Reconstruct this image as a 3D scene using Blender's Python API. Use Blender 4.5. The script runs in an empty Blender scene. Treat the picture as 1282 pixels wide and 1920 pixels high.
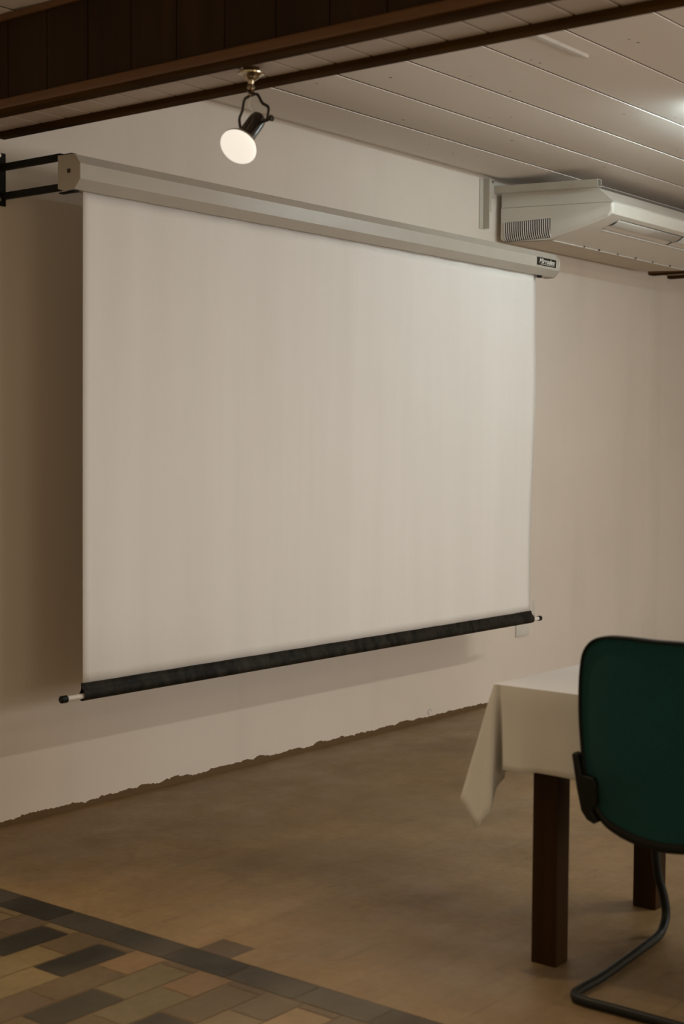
import bpy, bmesh, math, random
from mathutils import Vector, Matrix
random.seed(7)
PI = math.pi
S = bpy.context.scene
COL = S.collection

# ------------------------------------------------------------------ camera
YAW, PITCH, ROLL, FPX = 0.898474, 0.045608, 0.0070222, 2731.0
CF = Vector((math.sin(YAW)*math.cos(PITCH), math.cos(YAW)*math.cos(PITCH), -math.sin(PITCH)))
R0 = Vector((math.cos(YAW), -math.sin(YAW), 0)); U0 = R0.cross(CF)
CR = math.cos(ROLL)*R0 + math.sin(ROLL)*U0
CU = -math.sin(ROLL)*R0 + math.cos(ROLL)*U0
cd = bpy.data.cameras.new('camera'); cam = bpy.data.objects.new('camera', cd); COL.objects.link(cam)
m = Matrix((CR, CU, -CF)).transposed().to_4x4(); m.translation = Vector((0, 0, 1.45)); cam.matrix_world = m
cd.sensor_fit = 'HORIZONTAL'; cd.sensor_width = 24.0; cd.lens = FPX/1282*24.0
cd.clip_start = 0.05; cd.clip_end = 100
cd.dof.use_dof = True; cd.dof.focus_distance = 6.2; cd.dof.aperture_fstop = 3.2
S.camera = cam

# ------------------------------------------------------------------ world, lights, exposure
S.view_settings.view_transform = 'Standard'; S.view_settings.look = 'None'
S.view_settings.gamma = 1.0; S.view_settings.use_curve_mapping = False
S.view_settings.exposure = 1.0
w = bpy.data.worlds.new('world'); S.world = w; w.use_nodes = True
w.node_tree.nodes['Background'].inputs[0].default_value = (1.0, 0.78, 0.46, 1)
w.node_tree.nodes['Background'].inputs[1].default_value = 0.262

def area(name, loc, target, sx, sy, power, col):
    l = bpy.data.lights.new(name, 'AREA'); l.shape = 'RECTANGLE'; l.size = sx; l.size_y = sy
    l.energy = power; l.color = col
    o = bpy.data.objects.new(name, l); COL.objects.link(o); o.location = loc
    o.rotation_euler = (Vector(target)-Vector(loc)).to_track_quat('-Z', 'Y').to_euler()
    return o
# an added overhead light at right, a ceiling fluorescent of the room behind the camera, and daylight from its window side
area('unseen_overhead_light', (6.3, 0.3, 2.82), (6.3, 0.3, 0), 1.2, 0.12, 29, (1.0, 0.975, 0.87))  # added out of view to brighten the right side, no known fitting there
area('window_daylight', (5.6, -3.2, 1.5), (6.0, 3.5, 1.6), 3.0, 1.6, 54, (1.0, 1.0, 1.03))
area('window_daylight', (1.6, -3.4, 1.3), (3.5, 4, 1.3), 1.6, 1.4, 8, (1.0, 0.86, 0.66))
area('unseen_overhead_light', (2.6, -1.5, 2.82), (2.6, -1.5, 0), 1.2, 0.12, 6, (1.0, 0.88, 0.72))

# ------------------------------------------------------------------ helpers
def smooth_obj(o, ang=40):
    me = o.data
    for p in me.polygons: p.use_smooth = True
    me.set_sharp_from_angle(angle=math.radians(ang))
def link(name, bm, mat, parent=None, smooth=None):
    bmesh.ops.recalc_face_normals(bm, faces=bm.faces)
    me = bpy.data.meshes.new(name); bm.to_mesh(me); bm.free()
    o = bpy.data.objects.new(name, me); COL.objects.link(o)
    if mat: me.materials.append(mat)
    if parent:
        o.parent = parent; o.matrix_parent_inverse = Matrix.Translation(-parent.location)
    if smooth: smooth_obj(o, smooth)
    return o
def thing(name, label, cat, loc, group=None):
    o = bpy.data.objects.new(name, None); COL.objects.link(o); o.location = loc
    o.empty_display_size = 0.1; o['label'] = label; o['category'] = cat
    if group: o['group'] = group
    return o
def struct_empty(name, loc):
    o = bpy.data.objects.new(name, None); COL.objects.link(o); o.location = loc; o['kind'] = 'structure'; return o
def box(bm, a, b, bev=0.0, seg=2):
    a, b = Vector(a), Vector(b); c = (a+b)/2; s = b-a
    r = bmesh.ops.create_cube(bm, size=1.0)
    vs = r['verts']
    for v in vs: v.co = Vector((v.co.x*s.x, v.co.y*s.y, v.co.z*s.z)) + c
    if bev:
        es = list({e for v in vs for e in v.link_edges})
        bmesh.ops.bevel(bm, geom=es, offset=bev, segments=seg, profile=0.6, affect='EDGES')
def BM(): return bmesh.new()
def frame(d):
    d = Vector(d).normalized(); h = Vector((0, 0, 1)) if abs(d.z) < .9 else Vector((1, 0, 0))
    a = d.cross(h).normalized(); return a, d.cross(a).normalized(), d
def lathe(bm, org, axis, prof, n=32):
    a, b, d = frame(axis); rings = []
    for (t, r) in prof:
        if r < 1e-6: rings.append([bm.verts.new(Vector(org)+d*t)])
        else: rings.append([bm.verts.new(Vector(org)+d*t+(a*math.cos(2*PI*i/n)+b*math.sin(2*PI*i/n))*r) for i in range(n)])
    for p, q in zip(rings, rings[1:]):
        for i in range(n):
            j = (i+1) % n
            if len(p) == 1 and len(q) == 1: break
            if len(p) == 1: bm.faces.new((p[0], q[i], q[j]))
            elif len(q) == 1: bm.faces.new((p[i], q[0], p[j]))
            else: bm.faces.new((p[i], q[i], q[j], p[j]))
def cyl(bm, p, q, r, n=24, bev=0.0):
    L = (Vector(q)-Vector(p)).length
    if bev: pr = [(0, 0), (0, r-bev), (bev, r), (L-bev, r), (L, r-bev), (L, 0)]
    else: pr = [(0, 0), (0, r), (L, r), (L, 0)]
    lathe(bm, p, Vector(q)-Vector(p), pr, n)
def catmull(P, k=8, closed=False):
    P = [Vector(p) for p in P]; n = len(P); out = []
    for i in range(n if closed else n-1):
        g = (lambda j: P[j % n]) if closed else (lambda j: P[max(0, min(n-1, j))])
        p0, p1, p2, p3 = g(i-1), g(i), g(i+1), g(i+2)
        for s in range(k):
            t = s/k
            out.append(0.5*((2*p1)+(p2-p0)*t+(2*p0-5*p1+4*p2-p3)*t*t+(3*p1-p0-3*p2+p3)*t**3))
    if not closed: out.append(P[-1])
    return out
def tube(bm, pts, r, n=14, sx=1.0):
    pts = [Vector(p) for p in pts]; rings = []; up = None
    for i, p in enumerate(pts):
        d = (pts[min(i+1, len(pts)-1)]-pts[max(i-1, 0)]).normalized()
        if up is None: a, b, _ = frame(d)
        else:
            a = (up - d*up.dot(d)).normalized(); b = d.cross(a)
        up = a
        rings.append([bm.verts.new(p+(a*math.cos(2*PI*k/n)*sx+b*math.sin(2*PI*k/n))*r) for k in range(n)])
    for p, q in zip(rings, rings[1:]):
        for k in range(n):
            j = (k+1) % n; bm.faces.new((p[k], p[j], q[j], q[k]))
    bm.faces.new(rings[0]); bm.faces.new(rings[-1][::-1])
def prism_x(bm, prof, x0, x1, bev=0.0):
    a = [bm.verts.new((x0, y, z)) for y, z in prof]; b = [bm.verts.new((x1, y, z)) for y, z in prof]
    fs = [bm.faces.new(a), bm.faces.new(b[::-1])]
    n = len(prof)
    for i in range(n): fs.append(bm.faces.new((a[i], b[i], b[(i+1) % n], a[(i+1) % n])))
    if bev:
        es = list({e for f in fs for e in f.edges})
        bmesh.ops.bevel(bm, geom=es, offset=bev, segments=3, profile=0.6, affect='EDGES')
def hexa(bm, quad, off):
    q = [Vector(p) for p in quad]; o = Vector(off)
    a = [bm.verts.new(p) for p in q]; b = [bm.verts.new(p+o) for p in q]
    bm.faces.new(a); bm.faces.new(b[::-1])
    for i in range(4): bm.faces.new((a[i], b[i], b[(i+1) % 4], a[(i+1) % 4]))

# ------------------------------------------------------------------ materials
class MT:
    def __init__(s, name, col=(.8, .8, .8), rough=.5, metal=0.0, spec=.5):
        s.m = bpy.data.materials.new(name); s.m.use_nodes = True; s.nt = s.m.node_tree
        s.b = s.nt.nodes['Principled BSDF']
        s.b.inputs['Base Color'].default_value = (*col, 1); s.b.inputs['Roughness'].default_value = rough
        s.b.inputs['Metallic'].default_value = metal; s.b.inputs['Specular IOR Level'].default_value = spec
        s.co = None
    def n(s, t, **k):
        x = s.nt.nodes.new(t)
        for a, v in k.items(): setattr(x, a, v)
        return x
    def L(s, a, b): s.nt.links.new(a, b)
    def coord(s, scale=(1, 1, 1)):
        if s.co is None: s.co = s.n('ShaderNodeTexCoord')
        mp = s.n('ShaderNodeMapping'); mp.inputs['Scale'].default_value = scale
        s.L(s.co.outputs['Object'], mp.inputs['Vector']); return mp.outputs[0]
    def noise(s, scale, det=4, sc=(1, 1, 1), rough=.55, dist=0):
        x = s.n('ShaderNodeTexNoise'); x.inputs['Scale'].default_value = scale; x.inputs['Detail'].default_value = det
        x.inputs['Roughness'].default_value = rough; x.inputs['Distortion'].default_value = dist
        s.L(s.coord(sc), x.inputs['Vector']); return x.outputs['Fac']
    def ramp(s, fac, stops, interp='LINEAR'):
        x = s.n('ShaderNodeValToRGB'); x.color_ramp.interpolation = interp
        e = x.color_ramp.elements
        while len(e) < len(stops): e.new(0.5)
        for i, (p, c) in enumerate(stops):
            e[i].position = p; e[i].color = (*c, 1) if len(c) == 3 else c
        s.L(fac, x.inputs[0]); return x.outputs[0]
    def mix(s, fac, a, b, mode='MIX'):
        x = s.n('ShaderNodeMix', data_type='RGBA', blend_type=mode)
        for sock, v in ((x.inputs[0], fac), (x.inputs[6], a), (x.inputs[7], b)):
            if isinstance(v, (int, float)): sock.default_value = v
            elif isinstance(v, tuple): sock.default_value = (*v, 1)
            else: s.L(v, sock)
        return x.outputs[2]
    def math(s, op, a, b=0.0, clamp=False):
        x = s.n('ShaderNodeMath', operation=op, use_clamp=clamp)
        for sock, v in ((x.inputs[0], a), (x.inputs[1], b)):
            if isinstance(v, (int, float)): sock.default_value = v
            else: s.L(v, sock)
        return x.outputs[0]
    def base(s, c): s.L(c, s.b.inputs['Base Color']); return s
    def bump(s, h, strength=.3, dist=.01):
        x = s.n('ShaderNodeBump'); x.inputs['Strength'].default_value = strength; x.inputs['Distance'].default_value = dist
        s.L(h, x.inputs['Height']); s.L(x.outputs[0], s.b.inputs['Normal']); return s
    def xyz(s):
        x = s.n('ShaderNodeSeparateXYZ')
        if s.co is None: s.co = s.n('ShaderNodeTexCoord')
        s.L(s.co.outputs['Object'], x.inputs[0]); return x.outputs
def g3(v): return (v, v, v)

# painted wall: off-white, faint mottling, ragged bare plaster strip at the floor
W_ = MT('wall_paint', rough=.75, spec=.25)
c = W_.ramp(W_.noise(.9, 5), [(.35, (.675, .60, .52)), (.65, (.715, .635, .555))])
c = W_.mix(W_.math('MULTIPLY', W_.ramp(W_.noise(3.0, 6, (1, 1, .12)), [(.55, g3(0)), (.75, g3(1))]), .22), c, (.52, .45, .38))
z = W_.xyz()[2]
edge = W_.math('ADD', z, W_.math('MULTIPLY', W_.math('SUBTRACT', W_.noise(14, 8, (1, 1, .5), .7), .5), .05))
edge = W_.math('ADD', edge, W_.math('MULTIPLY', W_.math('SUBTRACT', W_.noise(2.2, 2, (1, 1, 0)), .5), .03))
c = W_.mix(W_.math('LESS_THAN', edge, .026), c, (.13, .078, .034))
W_.base(c).bump(W_.noise(60, 4), .12, .004)

# PVC ceiling planks
Cm = MT('ceiling_plank', rough=.5, spec=.35)
c = Cm.ramp(Cm.noise(1.2, 3), [(.3, (.77, .70, .635)), (.7, (.81, .74, .675))])
vor = Cm.n('ShaderNodeTexVoronoi'); vor.inputs['Scale'].default_value = 8.5; Cm.L(Cm.coord((1, 1, 0)), vor.inputs['Vector'])
spot = Cm.math('MULTIPLY', Cm.math('LESS_THAN', vor.outputs['Distance'], Cm.math('MULTIPLY', Cm.noise(37, 1), .11)),
               Cm.math('GREATER_THAN', Cm.noise(1.6, 2), .36))
Cm.base(Cm.mix(Cm.math('MULTIPLY', spot, .85), c, (.05, .035, .025)))

# floor tiles, colour per tile from the mesh attribute
F_ = MT('floor_tile', rough=.5, spec=.25)
at = F_.n('ShaderNodeAttribute', attribute_name='tile')
c = F_.mix(1.0, at.outputs['Color'], F_.ramp(F_.noise(2.2, 6), [(.25, g3(.72)), (.75, g3(1.22))]), 'MULTIPLY')
c = F_.mix(1.0, c, F_.ramp(F_.noise(34, 5), [(.3, g3(.88)), (.7, g3(1.1))]), 'MULTIPLY')
sc = F_.ramp(F_.noise(5.0, 9, (.6, 1.6, 1), .68, 1.6), [(.60, g3(0)), (.74, g3(.45))])
c = F_.mix(sc, c, (.055, .032, .016))
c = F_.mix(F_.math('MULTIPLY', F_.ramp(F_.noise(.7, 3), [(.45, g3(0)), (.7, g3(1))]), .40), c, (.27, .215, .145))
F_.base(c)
F_.L(F_.ramp(F_.noise(6, 5), [(.3, g3(.36)), (.7, g3(.56))]), F_.b.inputs['Roughness'])
F_.bump(F_.noise(16, 4), .15, .004)

def wood(name, dark, light, sc=(1, 1, 1), rough=.5, spec=.4):
    M = MT(name, rough=rough, spec=spec)
    f = M.noise(7, 8, sc, .62, .8)
    c = M.ramp(f, [(.3, dark), (.7, light)])
    c = M.mix(M.math('MULTIPLY', M.ramp(M.noise(2.0, 3), [(.5, g3(0)), (.7, g3(1))]), .35), c, dark)
    M.base(c).bump(f, .1, .002); return M.m
m_panel = wood('dark_wood_panel', (.020, .010, .004), (.042, .021, .008), (1, 1, .06), .6, .15)
m_mould = wood('brown_wood_moulding', (.085, .034, .010), (.17, .075, .022), (1, .06, 1), .38)
m_trim = wood('dark_wood_trim', (.022, .011, .0025), (.085, .042, .010), (1, .12, 1), .8, .02)
m_leg = wood('stained_leg_wood', (.010, .005, .0015), (.045, .020, .005), (1, 1, .08), .5, .12)
m_board = wood('table_board', (.07, .03, .012), (.14, .06, .025), (1, .1, 1), .5)
So = MT('soffit_board', rough=.5, spec=.3)
So.base(So.ramp(So.noise(3, 4), [(.3, (.45, .37, .30)), (.7, (.52, .43, .36))])); m_soffit = So.m

def simple(name, col, rough=.5, metal=0.0, spec=.5, var=.08, nscale=9):
    M = MT(name, col, rough, metal, spec)
    lo = tuple(x*(1-var) for x in col); hi = tuple(min(1, x*(1+var)) for x in col)
    M.base(M.ramp(M.noise(nscale, 4), [(.3, lo), (.7, hi)])); return M
m_case = simple('white_enamelled_metal', (.44, .40, .345), .34, spec=.4, var=.03).m
m_cap = simple('grey_enamelled_cap', (.40, .36, .30), .45, var=.03).m
m_hole = simple('dark_socket', (.03, .018, .01), .8).m
Fa = MT('screen_fabric', rough=.62, spec=.25)
c = Fa.ramp(Fa.noise(5, 4, (1, 1, .07)), [(.35, (.735, .705, .665)), (.65, (.775, .745, .71))])
Fa.base(c); m_fabric = Fa.m
m_blackvinyl = MT('black_vinyl', rough=.55, spec=.14)
f = m_blackvinyl.noise(26, 3, (1, 1, .25), .6, .4)
m_blackvinyl.base(m_blackvinyl.ramp(f, [(.35, (.007, .0065, .005)), (.7, (.028, .024, .018))])).bump(f, .7, .006); m_blackvinyl = m_blackvinyl.m
m_blackiron = simple('black_painted_iron', (.008, .007, .005), .6, spec=.15, var=.2).m
m_blackplastic = simple('black_plastic', (.008, .008, .006), .5, spec=.22, var=.15).m
m_tubewhite = simple('white_tube', (.72, .68, .62), .35).m
m_zinc = simple('zinc_bolt', (.55, .50, .38), .35, .9).m
m_rail = simple('painted_steel_rail', (.50, .46, .39), .42, spec=.5, var=.05).m
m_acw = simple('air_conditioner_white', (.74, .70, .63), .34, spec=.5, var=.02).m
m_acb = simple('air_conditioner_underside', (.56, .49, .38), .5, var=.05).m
m_acg = simple('vent_shadow_gap', (.06, .045, .03), .7).m
m_vane = simple('glossy_vane', (.72, .70, .66), .1, spec=.8, var=.01).m
m_chrome = simple('polished_brass_nickel', (.42, .34, .24), .2, 1.0, var=.05).m
m_lampblack = simple('black_lamp_enamel', (.014, .010, .008), .22, spec=.7, var=.1).m
Bu = MT('bulb_reflector', (.50, .43, .33), .28, .7); m_bulb = Bu.m
Gl = MT('lit_bulb_glass', (.9, .85, .75), .3)
Gl.b.inputs['Emission Color'].default_value = (1.0, .94, .84, 1); Gl.b.inputs['Emission Strength'].default_value = .36
m_glow = Gl.m
m_sign = MT('nameplate_black', (.02, .018, .015), .35).m
m_letter = MT('silver_lettering', (.75, .72, .65), .35).m
m_white = simple('white_plastic', (.66, .62, .56), .4).m
Cl = MT('white_cotton', rough=.85, spec=.2)
c = Cl.ramp(Cl.noise(4, 4), [(.3, (.72, .70, .68)), (.7, (.77, .75, .73))]); Cl.base(c)
Cl.b.inputs['Sheen Weight'].default_value = .2
Cl.bump(Cl.noise(180, 2), .12, .002); m_cloth = Cl.m
Te = MT('teal_upholstery', rough=.9, spec=.2)
f = Te.noise(260, 2)
Te.base(Te.mix(1.0, Te.ramp(f, [(.35, (.003, .047, .048)), (.65, (.005, .064, .066))]), Te.ramp(Te.noise(4, 4), [(.3, g3(.85)), (.7, g3(1.12))]), 'MULTIPLY'))
Te.b.inputs['Sheen Weight'].default_value = .15
Te.bump(f, .25, .002); m_teal = Te.m
m_blacktube = simple('black_steel_tube', (.007, .008, .007), .45, spec=.3, var=.15).m

# ------------------------------------------------------------------ room shell
WY = 4.39; CZ = 2.906
bm = BM(); box(bm, (-2.0, WY, 0), (12.0, WY+.12, CZ+.1)); wall = link('wall_back', bm, W_.m); wall['kind'] = 'structure'
bm = BM(); box(bm, (12.0, -1.0, 0), (12.12, WY+.12, CZ+.1)); o = link('wall_right', bm, W_.m); o['kind'] = 'structure'
bm = BM(); box(bm, (8.70, WY-.003, 0), (8.90, WY+.001, 2.576), .0025, 3); o = link('trim_1', bm, W_.m, smooth=40); o['kind'] = 'structure'

# ceiling of bowed lapped planks running along the screen wall
bm = BM(); pitch = .34; y = 3.97 + pitch
N = 16
while y > -4.6:
    y0 = y - pitch; rows = []
    for i in range(N+1):
        t = 0 if i == 0 else (i-1)/(N-1); yy = y0 + t*pitch + (0 if i else -.0015)
        zz = CZ - .006*(1-t) - .015*t*(1-t)*(1+.6*(1-t)) + (.0030 if i == 0 else 0)
        if yy > WY: yy = WY
        rows.append((bm.verts.new((-2.0, yy, zz)), bm.verts.new((12.0, yy, zz))))
    for a, b in zip(rows, rows[1:]):
        if (a[0].co-b[0].co).length > 1e-5: bm.faces.new((a[0], a[1], b[1], b[0]))
    y = y0
for f in bm.faces: f.smooth = True
# roof slab above the planks, with the small crown strip at the wall
box(bm, (-2.0, -4.7, CZ+.02), (12.0, WY+.12, CZ+.10))
o = link('ceiling', bm, Cm.m, smooth=25); o['kind'] = 'structure'

# floor: worn brown tiles, a darker soldier course and mixed bricks left of it
TL = {'L': (.155, .110, .048), 'P': (.175, .102, .043), 'M': (.095, .062, .028), 'O': (.115, .088, .038), 'K': (.085, .055, .030),
      'D': (.012, .010, .005), 'B': (.034, .028, .017), 'F': (.245, .158, .072), 'G': (.205, .130, .060)}
bm = BM(); lay = bm.loops.layers.float_color.new('tile')
def fquad(x0, x1, y0, y1, z, col, jit=.06):
    k = 1 + random.uniform(-jit, jit)
    f = bm.faces.new([bm.verts.new(p) for p in ((x0, y0, z), (x1, y0, z), (x1, y1, z), (x0, y1, z))])
    for l in f.loops: l[lay] = (col[0]*k, col[1]*k, col[2]*k, 1)
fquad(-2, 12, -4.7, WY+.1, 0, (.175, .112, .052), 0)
table = {4: 'LLM', 3: 'KKM', 2: 'LDM', 1: 'MLK', 0: 'MDL', -1: 'PMK', -2: 'MOD', -3: 'POM', -4: 'KMD', -5: 'MLM', -6: 'MFL', 5: 'MDK', 6: 'KLD'}
ph = .1255; g = .0025
for k in range(-20, 11):
    yc = 3.077 + ph*k; ya, yb = yc-ph/2+g, min(yc+ph/2-g, WY)
    if ya > WY: continue
    x1 = 2.858; b = 2.825 if k % 2 == 0 else 2.7025; i = 0
    while x1 > 1.0:
        s = table.get(k, ''); ch = s[i] if i < len(s) else random.choice('LMMMODKP')
        fquad(b+g, x1-g, ya, yb, .0012, TL[ch]); x1 = b; b -= .245; i += 1
yy = WY; i = 0
while yy > -1:
    fquad(2.860, 2.975, yy-.243, yy-.002, .0012, TL['B'] if i % 3 else TL['D'], .2); yy -= .245; i += 1
for k in range(-34, 11):
    yc = 3.077 + ph*k; ya, yb = yc-ph/2+.0015, min(yc+ph/2-.0015, WY-.0012)
    if ya > WY: continue
    x0 = 2.978; b = 3.085 if k % 2 == 0 else 3.2
    while x0 < 9.5:
        col = TL['F'] if random.random() < .7 else TL['G']
        col = tuple(.75*a+.25*q for a, q in zip(TL['F'], col))
        if k == -2 and x0 < 3.0: col = TL['K']
        fquad(x0+.0003, b-.0003, ya-.0011, yb+.0011, .0006, col, .016); x0 = b; b += .245
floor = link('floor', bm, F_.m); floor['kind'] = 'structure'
me = floor.data
for p in me.polygons:
    if p.normal.z < 0: p.flip()

# boxed ceiling beams
def beam(name, x0, x1):
    r = struct_empty(name, (x0, WY, 2.576)); y0, y1 = -4.6, WY
    bm = BM()
    yy = y0
    while yy < y1:
        e = min(yy+.198, y1); box(bm, (x0+.018, yy, 2.588), (x0+.030, e-.0025, CZ-.012)); box(bm, (x1-.020, yy, 2.60), (x1-.008, e-.0025, CZ-.012)); yy += .20
    link('side_panel', bm, m_panel, r)
    bm = BM(); box(bm, (x0-.004, y0, 2.5795), (x0+.018, y1, 2.612), .007, 3); link('edge_moulding', bm, m_mould, r, 40)
    bm = BM(); box(bm, (x0+.002, y0, CZ-.033), (x0+.018, y1, CZ-.010), .004); box(bm, (x1-.008, y0, CZ-.033), (x1+.006, y1, CZ-.010), .004); link('ceiling_moulding', bm, m_mould, r, 40)
    bm = BM()
    yy = y1
    while yy > y0:
        box(bm, (x0+.03, yy-.128, 2.592), (x1-.018, yy-.001, 2.602), .002, 1); yy -= .135
    link('soffit_board', bm, m_soffit, r)
    bm = BM(); box(bm, (x0+.0035, y0, 2.571), (x0+.070, y1, 2.588), .004); link('lower_trim', bm, m_trim, r, 40)
    bm = BM(); box(bm, (x1-.052, y0, 2.574), (x1, y1, 2.605), .004); link('lower_trim', bm, m_trim, r, 40)
    return r
beam('trim_2', 3.175, 3.490); beam('trim_3', 8.69, 9.02)

# white cable cover on the ceiling
bm = BM(); box(bm, (3.49, 2.688, CZ-.022), (4.82, 2.712, CZ-.008), .003)
o = link('cable_cover', bm, m_white, smooth=40); o['label'] = 'thin white cable cover strip on the ceiling, ending in front of the beam'; o['category'] = 'cable cover'

# fluorescent batten hanging under the ceiling, right of the view
r = thing('fluorescent_light', 'white fluorescent batten hanging below the plank ceiling at right', 'ceiling light', (6.4, 2.60, CZ-.05))
bm = BM(); box(bm, (5.78, 2.555, CZ-.085), (7.02, 2.60, CZ-.012), .006); link('housing', bm, m_white, r, 40)
Tb = MT('lit_tube', (.9, .9, .9)); Tb.b.inputs['Emission Color'].default_value = (.78, 1.0, 1.04, 1); Tb.b.inputs['Emission Strength'].default_value = 29.0
bm = BM(); cyl(bm, (5.80, 2.63, CZ-.062), (7.0, 2.63, CZ-.062), .013, 16, .003); link('tube', bm, Tb.m, r, 40)

# ------------------------------------------------------------------ projection screen
scr = thing('projector_screen', 'large white pull-down projector screen with long octagonal white case and black bottom hem', 'projector screen', (5.1, 4.05, 2.345))
def octo(e=0.0):
    return [(4.052, 2.3545+e), (4.052, 2.472-e), (3.962, 2.469-e), (3.9335+e, 2.434-e*.4), (3.9335+e, 2.379+e*.4), (3.966, 2.3445+e), (4.02, 2.3445+e)]
bm = BM(); prism_x(bm, octo(.0018), 3.459, 6.768); link('case', bm, m_case, scr)
bm = BM(); prism_x(bm, octo(), 3.455, 3.459, .001); cl = link('end_cap', bm, m_cap, scr, 30)
bm = BM(); box(bm, (3.4525, 3.985, 2.405), (3.4555, 3.999, 2.419)); link('crank_socket', bm, m_hole, cl)
bm = BM(); prism_x(bm, octo(-.001), 6.768, 6.776, .0015); link('end_cap', bm, m_case, scr, 30)
bm = BM(); box(bm, (6.60, 3.955, 2.331), (6.632, 3.972, 2.3445), .003); link('stop_clip', bm, m_blackplastic, scr)
# fabric with soft ripples
def fab_y(x, zz):
    t = (2.345-zz)/1.76
    e = max(0, (x-6.3)/.31)
    return 3.985 + .0035*math.sin(x*9)*math.sin(t*3) + .0020*math.sin(x*23+2*t) - .010*math.sin(t*5.5)*e**2
def fab_x(x, zz):
    t = (2.345-zz)/1.76; e = (x-3.51)/3.1
    return x - .017*math.exp(-((t-.17)/.12)**2)*max(0, e-.9)*10*.5 - (.004*t)*e
bm = BM(); nx, nz = 90, 40; gr = []
for i in range(nx+1):
    x = 3.512 + (6.618-3.512)*i/nx
    gr.append([bm.verts.new((fab_x(x, 2.346-1.766*j/nz), fab_y(x, 2.346-1.766*j/nz), 2.346-1.766*j/nz)) for j in range(nz+1)])
for i in range(nx):
    for j in range(nz): bm.faces.new((gr[i][j], gr[i+1][j], gr[i+1][j+1], gr[i][j+1]))
fab = link('fabric', bm, m_fabric, scr, 60)
sm = fab.modifiers.new('s', 'SOLIDIFY'); sm.thickness = .0012; sm.offset = 0
# black hem: flat strip, then a pocket around the bar
bm = BM(); nx = 160; rows = []
prof = [(-.0025, .586), (-.003, .574), (-.004, .566), (-.010, .560), (-.0155, .551), (-.017, .541), (-.015, .531), (-.009, .524), (0, .521), (.009, .524), (.015, .533), (.014, .546), (.006, .558), (.003, .568), (.0025, .586)]
for i in range(nx+1):
    x = 3.505 + (6.622-3.505)*i/nx
    wv = .0016*math.sin(i*1.9)+.0012*math.sin(i*.83+1)
    rows.append([bm.verts.new((x, 3.985+(fab_y(min(x, 6.618), .585)-3.985)*max(0, min(1, (zz-.560)/.026))+dy*(1+(wv*40 if zz < .562 else 0)), zz+(wv*.5 if .53 < zz < .562 else 0))) for dy, zz in prof])
for a, b in zip(rows, rows[1:]):
    for j in range(len(prof)-1): bm.faces.new((a[j], b[j], b[j+1], a[j+1]))
link('black_hem', bm, m_blackvinyl, scr, 60)
bm = BM(); cyl(bm, (3.425, 3.985, .5385), (6.69, 3.985, .5385), .0105, 20); bar = link('weight_bar', bm, m_tubewhite, scr, 40)
for a, b in ((3.405, 3.437), (6.682, 6.712)):
    bm = BM(); cyl(bm, (a, 3.985, .5385), (b, 3.985, .5385), .0135, 20, .004); link('end_plug', bm, m_blackplastic, bar, 40)
# nameplate with lettering
bm = BM(); box(bm, (6.545, 3.9325, 2.391), (6.735, 3.9355, 2.4315)); npl = link('nameplate', bm, m_sign, scr)
def text(body, size, loc, shear, mat, parent, name, bold=0.0, sx=1.0):
    c = bpy.data.curves.new(name, 'FONT'); c.body = body; c.size = size; c.shear = shear; c.extrude = .0004; c.offset = bold
    c.align_x = 'CENTER'; c.align_y = 'CENTER'
    t = bpy.data.objects.new(name, c); COL.objects.link(t)
    me = bpy.data.meshes.new_from_object(t.evaluated_get(bpy.context.evaluated_depsgraph_get()))
    bpy.data.objects.remove(t)
    me.transform(Matrix.Translation(loc) @ Matrix.Rotation(PI/2, 4, 'X') @ Matrix.Diagonal((sx, 1, 1, 1)))
    me.materials.clear(); me.materials.append(mat)
    o = bpy.data.objects.new(name, me); COL.objects.link(o); o.parent = parent
    o.matrix_parent_inverse = Matrix.Identity(4)
    return o
t = text('Mirrodex', .036, (6.638, 3.9320, 2.413), .35, m_letter, npl, 'lettering', .0004, 1.12)
bm = BM(); box(bm, (6.575, 3.9316, 2.3965), (6.715, 3.9324, 2.3985)); link('underline', bm, m_letter, npl)

# iron wall bracket carrying the screen at its left end
br = thing('wall_bracket', 'black iron bracket with two arms bolted to the wall at the left of the screen', 'bracket', (3.465, WY, 2.33))
bm = BM(); box(bm, (3.440, WY-.008, 2.328), (3.488, WY, 2.522), .001); link('plate', bm, m_blackiron, br)
for z0 in (2.3525, 2.459):
    bm = BM(); box(bm, (3.466, 4.0525, z0), (3.488, WY-.008, z0+.0235), .0015)
    a = link('arm', bm, m_blackiron, br)
bm = BM(); box(bm, (3.466, 3.99, 2.4725), (3.488, 4.060, 2.4765)); link('clamp_tab', bm, m_blackiron, br)
bm = BM(); box(bm, (3.466, 3.975, 2.3395), (3.488, 4.060, 2.3440)); link('clamp_tab', bm, m_blackiron, br)
for zz in (2.350, 2.512):
    bm = BM(); cyl(bm, (3.456, WY-.013, zz), (3.456, WY-.008, zz), .008, 6); link('bolt', bm, m_zinc, br)

# ------------------------------------------------------------------ air conditioner and its steel mounting
AX0, AX1 = 6.852, 8.50
ac = thing('air_conditioner', 'long white ceiling-hung air conditioner above the right end of the screen', 'air conditioner', (7.6, 4.35, 2.575))
bm = BM()
prof = [(4.352, 2.757), (4.352, 2.590), (4.330, 2.574), (4.03, 2.5595), (3.70, 2.656), (3.672, 2.668), (3.665, 2.690), (3.665, 2.7265), (3.672, 2.7275)]
prism_x(bm, prof, AX0, AX1)
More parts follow.
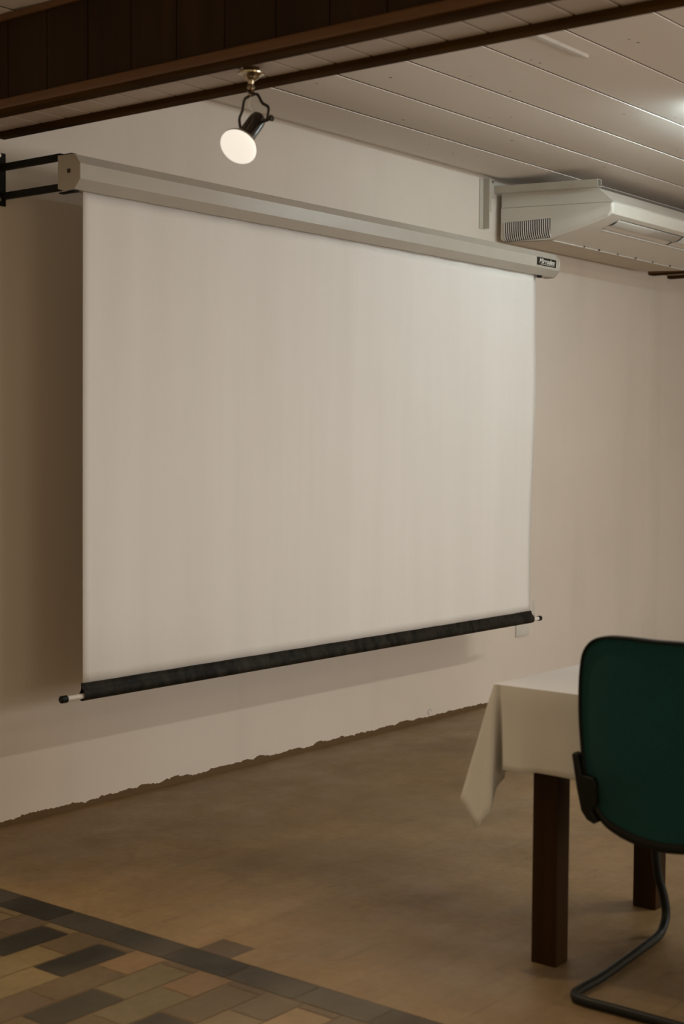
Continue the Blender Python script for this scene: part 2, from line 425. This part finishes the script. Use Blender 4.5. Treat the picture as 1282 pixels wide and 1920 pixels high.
# rounded nose corner at the left end
es = [e for e in bm.edges if all(v.co.x < AX0+.001 and v.co.y < 4.04 and v.co.z < 2.729 for v in e.verts)]
bmesh.ops.bevel(bm, geom=es, offset=.020, segments=4, profile=.5, affect='EDGES')
link('lower_casing', bm, m_acw, ac, 35)
bm = BM()
prism_x(bm, [(4.352, 2.836), (4.352, 2.759), (3.672, 2.7295), (3.668, 2.734), (3.758, 2.809)], AX0+.004, AX1-.004)
link('upper_casing', bm, m_acw, ac, 35)
# side grille: vertical ribs over a dark recess
sl = lambda yy: 2.5595 + (yy-4.03)*(.0145/.30)
bm = BM(); box(bm, (AX0-.0012, 4.040, 2.572), (AX0+.002, 4.325, 2.676)); gp = link('side_grille', bm, m_acg, ac)
bm = BM()
for i in range(22):
    yy = 4.042 + i*.0133
    tube(bm, [(AX0-.003, yy+.006, 2.674), (AX0-.004, yy+.005, 2.63), (AX0-.004, yy+.001, 2.595), (AX0-.0015, yy-.006, 2.574)], .0030, 6)
link('ribs', bm, m_acw, gp, 50)
# underside sheet with its bright lip and screws
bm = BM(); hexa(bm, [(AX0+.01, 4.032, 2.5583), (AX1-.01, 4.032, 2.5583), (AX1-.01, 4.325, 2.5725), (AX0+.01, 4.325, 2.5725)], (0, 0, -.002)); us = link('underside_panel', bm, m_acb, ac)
bm = BM(); tube(bm, [(AX0+.02, 4.030, 2.5575), (AX1-.02, 4.030, 2.5575)], .0028, 8); link('panel_lip', bm, m_vane, ac, 50)
for i, xx in enumerate((7.19, 7.36, 7.58, 7.80, 8.02, 8.25)):
    bm = BM(); cyl(bm, (xx, 4.020, 2.566), (xx, 4.020, 2.5555), .005 if i % 2 else .0035, 8); link('screw', bm, m_hole, ac)
# air outlet on the sloped front: dark slot, glossy vanes, white lip
def slz(yy): return 2.656 + (yy-3.70)*(2.5595-2.656)/(4.03-3.70)
def panel(bm, x0, x1, ya, yb, off, th, sk=0.0):
    q = [(x0, ya, slz(ya)-off), (x1, ya, slz(ya)-off), (x1+sk, yb, slz(yb)-off), (x0+sk, yb, slz(yb)-off)]
    hexa(bm, q, (0, 0, th))
bm = BM(); panel(bm, 7.005, AX1-.10, 3.703, 3.820, .0008, .002, .015); slot = link('outlet_slot', bm, m_acg, ac)
def vane(x0, x1):
    bm = BM(); rows = []
    for k in range(9):
        t = k/8; yy = 3.704 + t*(3.776-3.704)
        zz = slz(yy) - .003 - .007*math.sin(PI*t)
        rows.append((bm.verts.new((x0+.02*t, yy, zz)), bm.verts.new((x1+.02*t, yy, zz))))
    for a, b in zip(rows, rows[1:]): bm.faces.new((a[0], a[1], b[1], b[0]))
    o = link('vane', bm, m_vane, ac, 60); s_ = o.modifiers.new('s', 'SOLIDIFY'); s_.thickness = .0015
    bm = BM(); panel(bm, x0+.022, x1+.018, 3.780, 3.816, .002, .0012, .01); link('vane_flap', bm, m_acw, ac)
vane(6.99, 7.745); vane(7.765, 8.36)
bm = BM(); tube(bm, [(7.03, 3.826, slz(3.826)-.003), (AX1-.05, 3.826, slz(3.826)-.003)], .0048, 8); link('outlet_lip', bm, m_vane, ac, 50)

mt = thing('mounting_rail', 'grey steel rail and upright on the wall carrying the left end of the air conditioner', 'mounting rail', (6.76, WY, 2.63))
bm = BM(); box(bm, (6.688, WY-.006, 2.632), (6.728, WY, CZ-.003)); box(bm, (6.722, WY-.045, 2.632), (6.728, WY, CZ-.003)); link('wall_angle', bm, m_rail, mt)
bm = BM(); box(bm, (6.728, WY-.045, 2.80), (6.766, WY-.040, CZ-.006)); box(bm, (6.728, WY-.045, 2.72), (6.742, WY-.040, 2.80)); link('upright_plate', bm, m_rail, mt)
bm = BM(); cyl(bm, (6.748, WY-.052, 2.885), (6.748, WY-.045, 2.885), .009, 6); link('bolt', bm, m_zinc, mt)
# hollow rail, sloping slightly down into the room
def rail(nm, ox, a, b, w_, h_, t_):
    bm = BM(); A, B = Vector(a), Vector(b)
    def ring(P, k): return [bm.verts.new(P+Vector(q)) for q in ((-w_/2+k, 0, -h_/2+k), (w_/2-k, 0, -h_/2+k), (w_/2-k, 0, h_/2-k), (-w_/2+k, 0, h_/2-k))]
    oa, ob, ia, ib = ring(A, 0), ring(B, 0), ring(A, t_), ring(B, t_)
    for i in range(4):
        j = (i+1) % 4
        bm.faces.new((oa[i], oa[j], ob[j], ob[i])); bm.faces.new((ia[i], ib[i], ib[j], ia[j]))
        bm.faces.new((oa[i], ia[i], ia[j], oa[j])); bm.faces.new((ob[i], ob[j], ib[j], ib[i]))
    return link(nm, bm, m_rail, mt)
rail('rail', 0, (6.787, WY-.035, 2.847), (6.787, 3.712, 2.819), .042, .038, .003)
bm = BM(); hexa(bm, [(6.808, 4.34, 2.8365), (6.86, 4.34, 2.8365), (6.86, 3.80, 2.8120), (6.808, 3.80, 2.8120)], (0, 0, .004)); link('hanger_plate', bm, m_rail, mt)

# ------------------------------------------------------------------ spot lamp under the beam
lp = thing('spot_lamp', 'small black swivel spotlight with a lit reflector bulb hanging from the wooden beam', 'spotlight', (3.32, 3.007, 2.592))
def at_depth(px, py, D): return Vector((0, 0, 1.45)) + (CF*FPX + CR*(px-641) - CU*(py-960))/FPX*D
MO = Vector((3.320, 3.007, 2.592))
dv = (CF*-.66 + CR*(-.315) + CU*(-.675)).normalized()
kv = (CR*.98 + CU*.19 + CF*-.662).normalized()
PV = Vector((3.319, 2.994, 2.418))
bm = BM(); lathe(bm, MO, (0, 0, -1), [(0, 0), (0, .026), (.003, .030), (.007, .026), (.010, .022), (.013, .036), (.017, .042), (.021, .041), (.026, .030), (.030, .024), (.034, .022), (.040, .012), (.046, .010), (.050, .009), (.050, 0)], 36)
link('canopy', bm, m_chrome, lp, 35)
bm = BM(); lathe(bm, MO+Vector((0, 0, -.050)), (0, 0, -1), [(0, 0), (0, .008), (.005, .012), (.011, .012), (.015, .007), (.019, .011), (.026, .012), (.030, .006), (.036, .006), (.036, 0)], 24)
link('stem', bm, m_chrome, lp, 35)
SB = MO + Vector((0, 0, -.084)); z1 = Vector((0, 0, 1))
for sgn in (-1, 1):
    e = PV + kv*sgn*.050
    pts = catmull([SB, SB+kv*sgn*.024+z1*-.004, (SB*.55+e*.45)+kv*sgn*.016+z1*.006, e+kv*sgn*.006+z1*.034, e], 8)
    bm = BM(); tube(bm, pts, .0048, 10, .6); link('yoke_arm', bm, m_lampblack, lp, 50)
    bm = BM(); p = PV+kv*sgn*.022; q = PV+kv*sgn*.064; cyl(bm, p, q, .0055, 14); lathe(bm, q, kv*sgn, [(0, 0), (0, .009), (.002, .010), (.006, .010), (.008, .008), (.008, 0)], 16)
    link('knob', bm, m_lampblack, lp, 40)
bm = BM(); lathe(bm, PV-dv*.045, dv, [(0, 0), (0, .010), (.003, .019), (.010, .0245), (.022, .0265), (.045, .027), (.090, .027), (.113, .0275), (.118, .0285), (.122, .0285), (.122, .022), (.115, 0)], 32)
link('socket', bm, m_lampblack, lp, 35)
bm = BM(); lathe(bm, PV+dv*.076, dv, [(-.002, .0215), (.008, .023), (.014, .029), (.026, .043), (.038, .053), (.046, .0575), (.051, .0585), (.053, .057)], 40)
bl = link('bulb', bm, m_bulb, lp, 50)
bm = BM(); lathe(bm, PV+dv*.076, dv, [(.0525, .0575), (.056, .055), (.060, .044), (.063, .026), (.064, 0)], 40)
link('bulb_face', bm, m_glow, bl, 60)
bm = BM(); tube(bm, catmull([SB+kv*.002, SB-z1*.03-kv*.008, PV-dv*.055-kv*.01, PV-dv*.044], 6), .0016, 6); link('wire', bm, m_white, lp, 50)
sp = bpy.data.lights.new('bulb_light', 'SPOT'); sp.energy = 60; sp.color = (1.0, .78, .52); sp.spot_size = 2.3; sp.spot_blend = .8; sp.shadow_soft_size = .05
so = bpy.data.objects.new('bulb_light', sp); COL.objects.link(so); so.location = PV+dv*.16; so.rotation_euler = dv.to_track_quat('-Z', 'Y').to_euler()

# ------------------------------------------------------------------ wall fittings
o = thing('wall_socket', 'white wall socket plate just right of the lower corner of the screen', 'wall socket', (7.27, WY, .50))
bm = BM(); box(bm, (7.225, WY-.009, .440), (7.318, WY, .562), .004); link('plate', bm, m_white, o, 40)
bm = BM(); box(bm, (7.25, WY-.011, .475), (7.293, WY-.0085, .528), .002); link('socket_insert', bm, m_white, o, 40)
bm = BM(); box(bm, (7.112, WY-.012, .362), (7.250, WY, .432), .005); o = link('junction_box', bm, m_white, smooth=40)
o['label'] = 'small pale junction box on the wall just below the right end of the black hem'; o['category'] = 'junction box'
bm = BM(); lathe(bm, (6.268, WY, .050), (0, -1, 0), [(0, .017), (.004, .017), (.005, .014), (.003, .011), (.001, .010), (.001, 0)], 24)
o = link('pipe_cover', bm, m_white, smooth=40); o['label'] = 'tiny round white cover on the wall just above the floor edge'; o['category'] = 'pipe cover'

# ------------------------------------------------------------------ table and cloth
TX0, TX1, TY0, TY1, TZ = 3.44, 4.30, .55, 2.187, .782
tb = thing('table', 'dark wooden table with square legs under the white cloth', 'table', (3.87, 1.37, 0))
bm = BM(); box(bm, (TX0, TY0, TZ-.03), (TX1, TY1, TZ), .004); link('tabletop', bm, m_board, tb)
bm = BM(); box(bm, (TX0+.075, TY0+.11, TZ-.12), (TX0+.10, TY1-.11, TZ-.031)); box(bm, (TX1-.10, TY0+.11, TZ-.12), (TX1-.075, TY1-.11, TZ-.031))
box(bm, (TX0+.101, TY0+.10, TZ-.12), (TX1-.101, TY0+.125, TZ-.031)); box(bm, (TX0+.101, TY1-.125, TZ-.12), (TX1-.101, TY1-.10, TZ-.031)); link('apron', bm, m_board, tb)
for lx, yf in ((3.500, 2.015), (4.142, 2.030)):
    for ly in (yf, TY0+.08):
        bm = BM(); box(bm, (lx, ly, 0), (lx+.068, ly+.080, TZ-.03), .004); link('leg', bm, m_leg, tb, 40)

# cloth: top, drop on every side, hanging cone at the near-left corner
top = []; hem = []
def add(e, h): top.append(Vector(e)); hem.append(Vector(h))
Z0 = TZ + .003
X0, X1, Y0, Y1 = TX0-.003, TX1+.003, TY0-.003, TY1+.003
for i in range(26):                                  # left long side
    y_ = Y0 + .04 + (2.04-Y0-.04)*i/25
    add((X0, y_, Z0), (X0-.014-.007*math.sin(y_*9.0)-.004*math.sin(y_*21), y_, .557-.003*math.sin(y_*5)))
K = [((X0, 2.085, Z0), (3.418, 2.080, .554)), ((X0, 2.120, Z0), (3.420, 2.118, .553)), ((X0, 2.150, Z0), (3.424, 2.143, .552)),
     ((X0, 2.160, Z0), (3.445, 2.156, .538)), ((X0, 2.166, Z0), (3.482, 2.172, .520)), ((X0, 2.170, Z0), (3.494, 2.186, .508)), ((X0, 2.174, Z0), (3.455, 2.182, .495)),
     ((X0, 2.178, Z0), (3.410, 2.166, .468)), ((X0, 2.181, Z0), (3.388, 2.158, .442)),
     ((X0, 2.184, Z0), (3.378, 2.176, .418)), ((X0+.002, Y1-.002, Z0), (3.376, 2.194, .391)), ((X0+.006, Y1, Z0), (3.376, 2.222, .424)),
     ((X0+.010, Y1, Z0), (3.380, 2.252, .462)), ((X0+.018, Y1, Z0), (3.410, 2.250, .482)), ((X0+.03, Y1, Z0), (3.450, 2.230, .500)), ((X0+.06, Y1, Z0), (3.485, 2.212, .510)),
     ((X0+.11, Y1, Z0), (3.530, 2.222, .512)), ((X0+.17, Y1, Z0), (3.600, 2.205, .515))]
kh = catmull([b for a, b in K], 4)
kt = [Vector(K[q//4][0]).lerp(Vector(K[min(q//4+1, len(K)-1)][0]), (q % 4)/4) for q in range(len(kh))]
for a, b in zip(kt, kh): add(a, b)
for i in range(1, 14):
    x_ = X0+.17 + (X1-.03-X0-.17)*i/13
    add((x_, Y1, Z0), (x_, Y1+.018+.006*math.sin(x_*14), .530+.003*math.sin(x_*8)))
add((X1, Y1, Z0), (X1+.035, Y1+.03, .47))
for i in range(1, 14):
    y_ = Y1 - (Y1-Y0)*i/14
    add((X1, y_, Z0), (X1+.018+.006*math.sin(y_*12), y_, .555))
add((X1, Y0, Z0), (X1+.035, Y0-.03, .47))
for i in range(1, 10):
    x_ = X1 - (X1-X0)*i/10
    add((x_, Y0, Z0), (x_, Y0-.018, .54))
add((X0, Y0, Z0), (X0-.035, Y0-.03, .47))
bm = BM(); n = len(top); NR = 14; grid = []
ctr = Vector(((X0+X1)/2, (Y0+Y1)/2, Z0))
for a, h in zip(top, hem):
    out = Vector((h.x-a.x, h.y-a.y, 0)); out = out.normalized() if out.length > 1e-4 else Vector((0, 0, 0))
    if h.y > 2.06 and h.x < 3.5: out = Vector((-.7, .7, 0))*max(0, 1-abs(a.y-Y1)/.06) + Vector((-1, 0, 0))*min(1, abs(a.y-Y1)/.06)
    col_ = []
    for j in range(NR+1):
        t = j/NR
        p = a.lerp(h, t)
        if t < .08 and t > 0: pass
        p += out*.004*math.sin(min(1, t*6)*PI/2)
        p.z -= .003*(1-math.cos(min(1, t*6)*PI/2))*0
        col_.append(bm.verts.new(p))
    grid.append(col_)
for i in range(n):
    k = (i+1) % n
    for j in range(NR): bm.faces.new((grid[i][j], grid[k][j], grid[k][j+1], grid[i][j+1]))
bm.faces.new([c_[0] for c_ in grid][::-1])
cloth = link('tablecloth', bm, m_cloth, smooth=55)
cloth['label'] = 'white cotton tablecloth with a pointed hanging corner, draped over the wooden table'; cloth['category'] = 'tablecloth'
sm = cloth.modifiers.new('s', 'SOLIDIFY'); sm.thickness = .0014; sm.offset = 1

# ------------------------------------------------------------------ chair pushed up to the table, seen from behind
ch = thing('cantilever_chair', 'teal upholstered office chair with black edging and black tube sled base at the table', 'chair', (3.6, 1.63, 0))
YC = 1.630
half = [(0, .972), (.08, .973), (.14, .970), (.185, .956), (.213, .925), (.224, .88), (.229, .82), (.2295, .75), (.226, .69), (.220, .63), (.211, .57), (.196, .515), (.165, .472), (.115, .447), (.06, .434), (0, .429)]
ol = catmull([(0, y_, z_) for y_, z_ in half] + [(0, -y_, z_) for y_, z_ in half[-2:0:-1]], 5, True)
def bx(y_, z_, base=3.318): return base + .35*y_*y_ - .05*(z_-.7) + .10*max(0, .62-z_)**1
cen = Vector((0, 0, .70))
def rimk(p): return .72 + 1.35*max(0, min(1, (.54-p.z)/.09))
def shell(bm, off0, scs):
    rings = []
    for (s_, dx) in scs:
        rg = []
        for p in ol:
            d_ = (p-cen); L = d_.length; q = cen + d_*((L-s_*rimk(p))/L)
            rg.append(bm.verts.new((bx(q.y, q.z)+dx, YC+q.y, q.z)))
        rings.append(rg)
    nn = len(ol)
    for a, b in zip(rings, rings[1:]):
        for i in range(nn): bm.faces.new((a[i], a[(i+1) % nn], b[(i+1) % nn], b[i]))
    return rings
def dome(bm, s0, dx0, dx1):
    steps = [(s0 + (.70*.25-s0)*0, dx0)]
    rings = []
    for k in range(9):
        f_ = k/9
        rg = []
        for p in ol:
            d_ = p-cen; L = d_.length; q = cen + d_*((L-s0*rimk(p))/L)*(1-f_)
            rg.append(bm.verts.new((bx(q.y, q.z)+dx0+(dx1-dx0)*min(1, math.sin(min(1, f_*2.2)*PI/2)), YC+q.y, q.z)))
        rings.append(rg)
    nn = len(ol)
    for a, b in zip(rings, rings[1:]):
        for i in range(nn): bm.faces.new((a[i], a[(i+1) % nn], b[(i+1) % nn], b[i]))
    c_ = bm.verts.new((bx(0, cen.z)+dx1, YC, cen.z))
    for i in range(nn): bm.faces.new((rings[-1][i], rings[-1][(i+1) % nn], c_))
bm = BM(); shell(bm, 0, [(.013, -.002), (.009, -.008), (.003, -.008), (0, -.002), (0, .014), (.004, .020), (.013, .020), (.013, -.002)])
edge_o = link('edge_trim', bm, m_blackplastic, ch, 60)
bm = BM(); dome(bm, .0125, .0, -.008); bk = link('backrest', bm, m_teal, ch, 60)
bm = BM(); dome(bm, .0125, .018, .045); link('front_cushion', bm, m_teal, bk, 60)
# side brackets wrapping the lower corners of the backrest
bo = [(.243, .650), (.238, .655), (.226, .652), (.214, .600), (.178, .598), (.172, .585), (.171, .530), (.186, .512), (.186, .500), (.172, .480), (.184, .473), (.205, .480), (.222, .502), (.232, .560)]
for sgn in (1, -1):
    bm = BM(); a = [bm.verts.new((bx(y_, z_)-.022, YC+sgn*y_, z_)) for y_, z_ in bo]; b = [bm.verts.new((bx(y_, z_)+.012, YC+sgn*y_, z_)) for y_, z_ in bo]
    bm.faces.new(a); bm.faces.new(b[::-1]); nn = len(bo)
    for i in range(nn): bm.faces.new((a[i], b[i], b[(i+1) % nn], a[(i+1) % nn]))
    bmesh.ops.recalc_face_normals(bm, faces=bm.faces)
    es = [e for e in bm.edges if abs(e.verts[0].co.y-e.verts[1].co.y)+abs(e.verts[0].co.z-e.verts[1].co.z) > .004]
    bmesh.ops.bevel(bm, geom=es, offset=.004, segments=3, profile=.5, affect='EDGES')
    link('side_bracket', bm, m_blackplastic, ch, 40)
# seat
def pad(name, x0, x1, hy, z0, z1, rad, mat, bev):
    bm = BM(); P = []
    for cx, cy, a0 in ((x1-rad, hy-rad, 0), (x0+rad, hy-rad, 90), (x0+rad, -hy+rad, 180), (x1-rad, -hy+rad, 270)):
        for k in range(9):
            a = math.radians(a0+k*90/8); P.append((cx+rad*math.cos(a), YC+cy+rad*math.sin(a)))
    a = [bm.verts.new((x_, y_, z0)) for x_, y_ in P]; b = [bm.verts.new((x_, y_, z1)) for x_, y_ in P]
    bm.faces.new(a[::-1]); bm.faces.new(b)
    for i in range(len(P)): bm.faces.new((a[i], a[(i+1) % len(P)], b[(i+1) % len(P)], b[i]))
    es = [e for e in bm.edges if abs(e.verts[0].co.z-e.verts[1].co.z) < 1e-6]
    bmesh.ops.bevel(bm, geom=es, offset=bev, segments=4, profile=.5, affect='EDGES')
    return link(name, bm, mat, ch, 50)
pad('seat_shell', 3.42, 3.84, .205, .435, .459, .09, m_blackplastic, .008)
pad('seat', 3.415, 3.845, .208, .460, .505, .085, m_teal, .018)
# one bent tube: seat front, down, back along the floor, across behind
R = .0128; zf = R+.001
left = [(3.52, .15, .421), (3.78, .18, .421), (3.885, .265, .405), (3.905, .290, .33), (3.925, .290, .20), (3.945, .278, .12), (3.95, .272, .065), (3.925, .270, .028), (3.88, .266, zf), (3.75, .255, zf), (3.50, .236, zf), (3.37, .236, zf), (3.326, .226, zf), (3.308, .194, zf), (3.309, .10, zf)]
pts = [(x_, YC+y_, z_) for x_, y_, z_ in left] + [(3.309, YC, zf)] + [(x_, YC-y_, z_) for x_, y_, z_ in left[::-1]]
bm = BM(); tube(bm, catmull(pts, 7), R, 18); link('sled_base', bm, m_blacktube, ch, 60)
for xb in (3.52, 3.74):
    bm = BM(); box(bm, (xb, YC-.17, .424), (xb+.04, YC+.17, .4345), .003); link('cross_bar', bm, m_blackiron, ch)
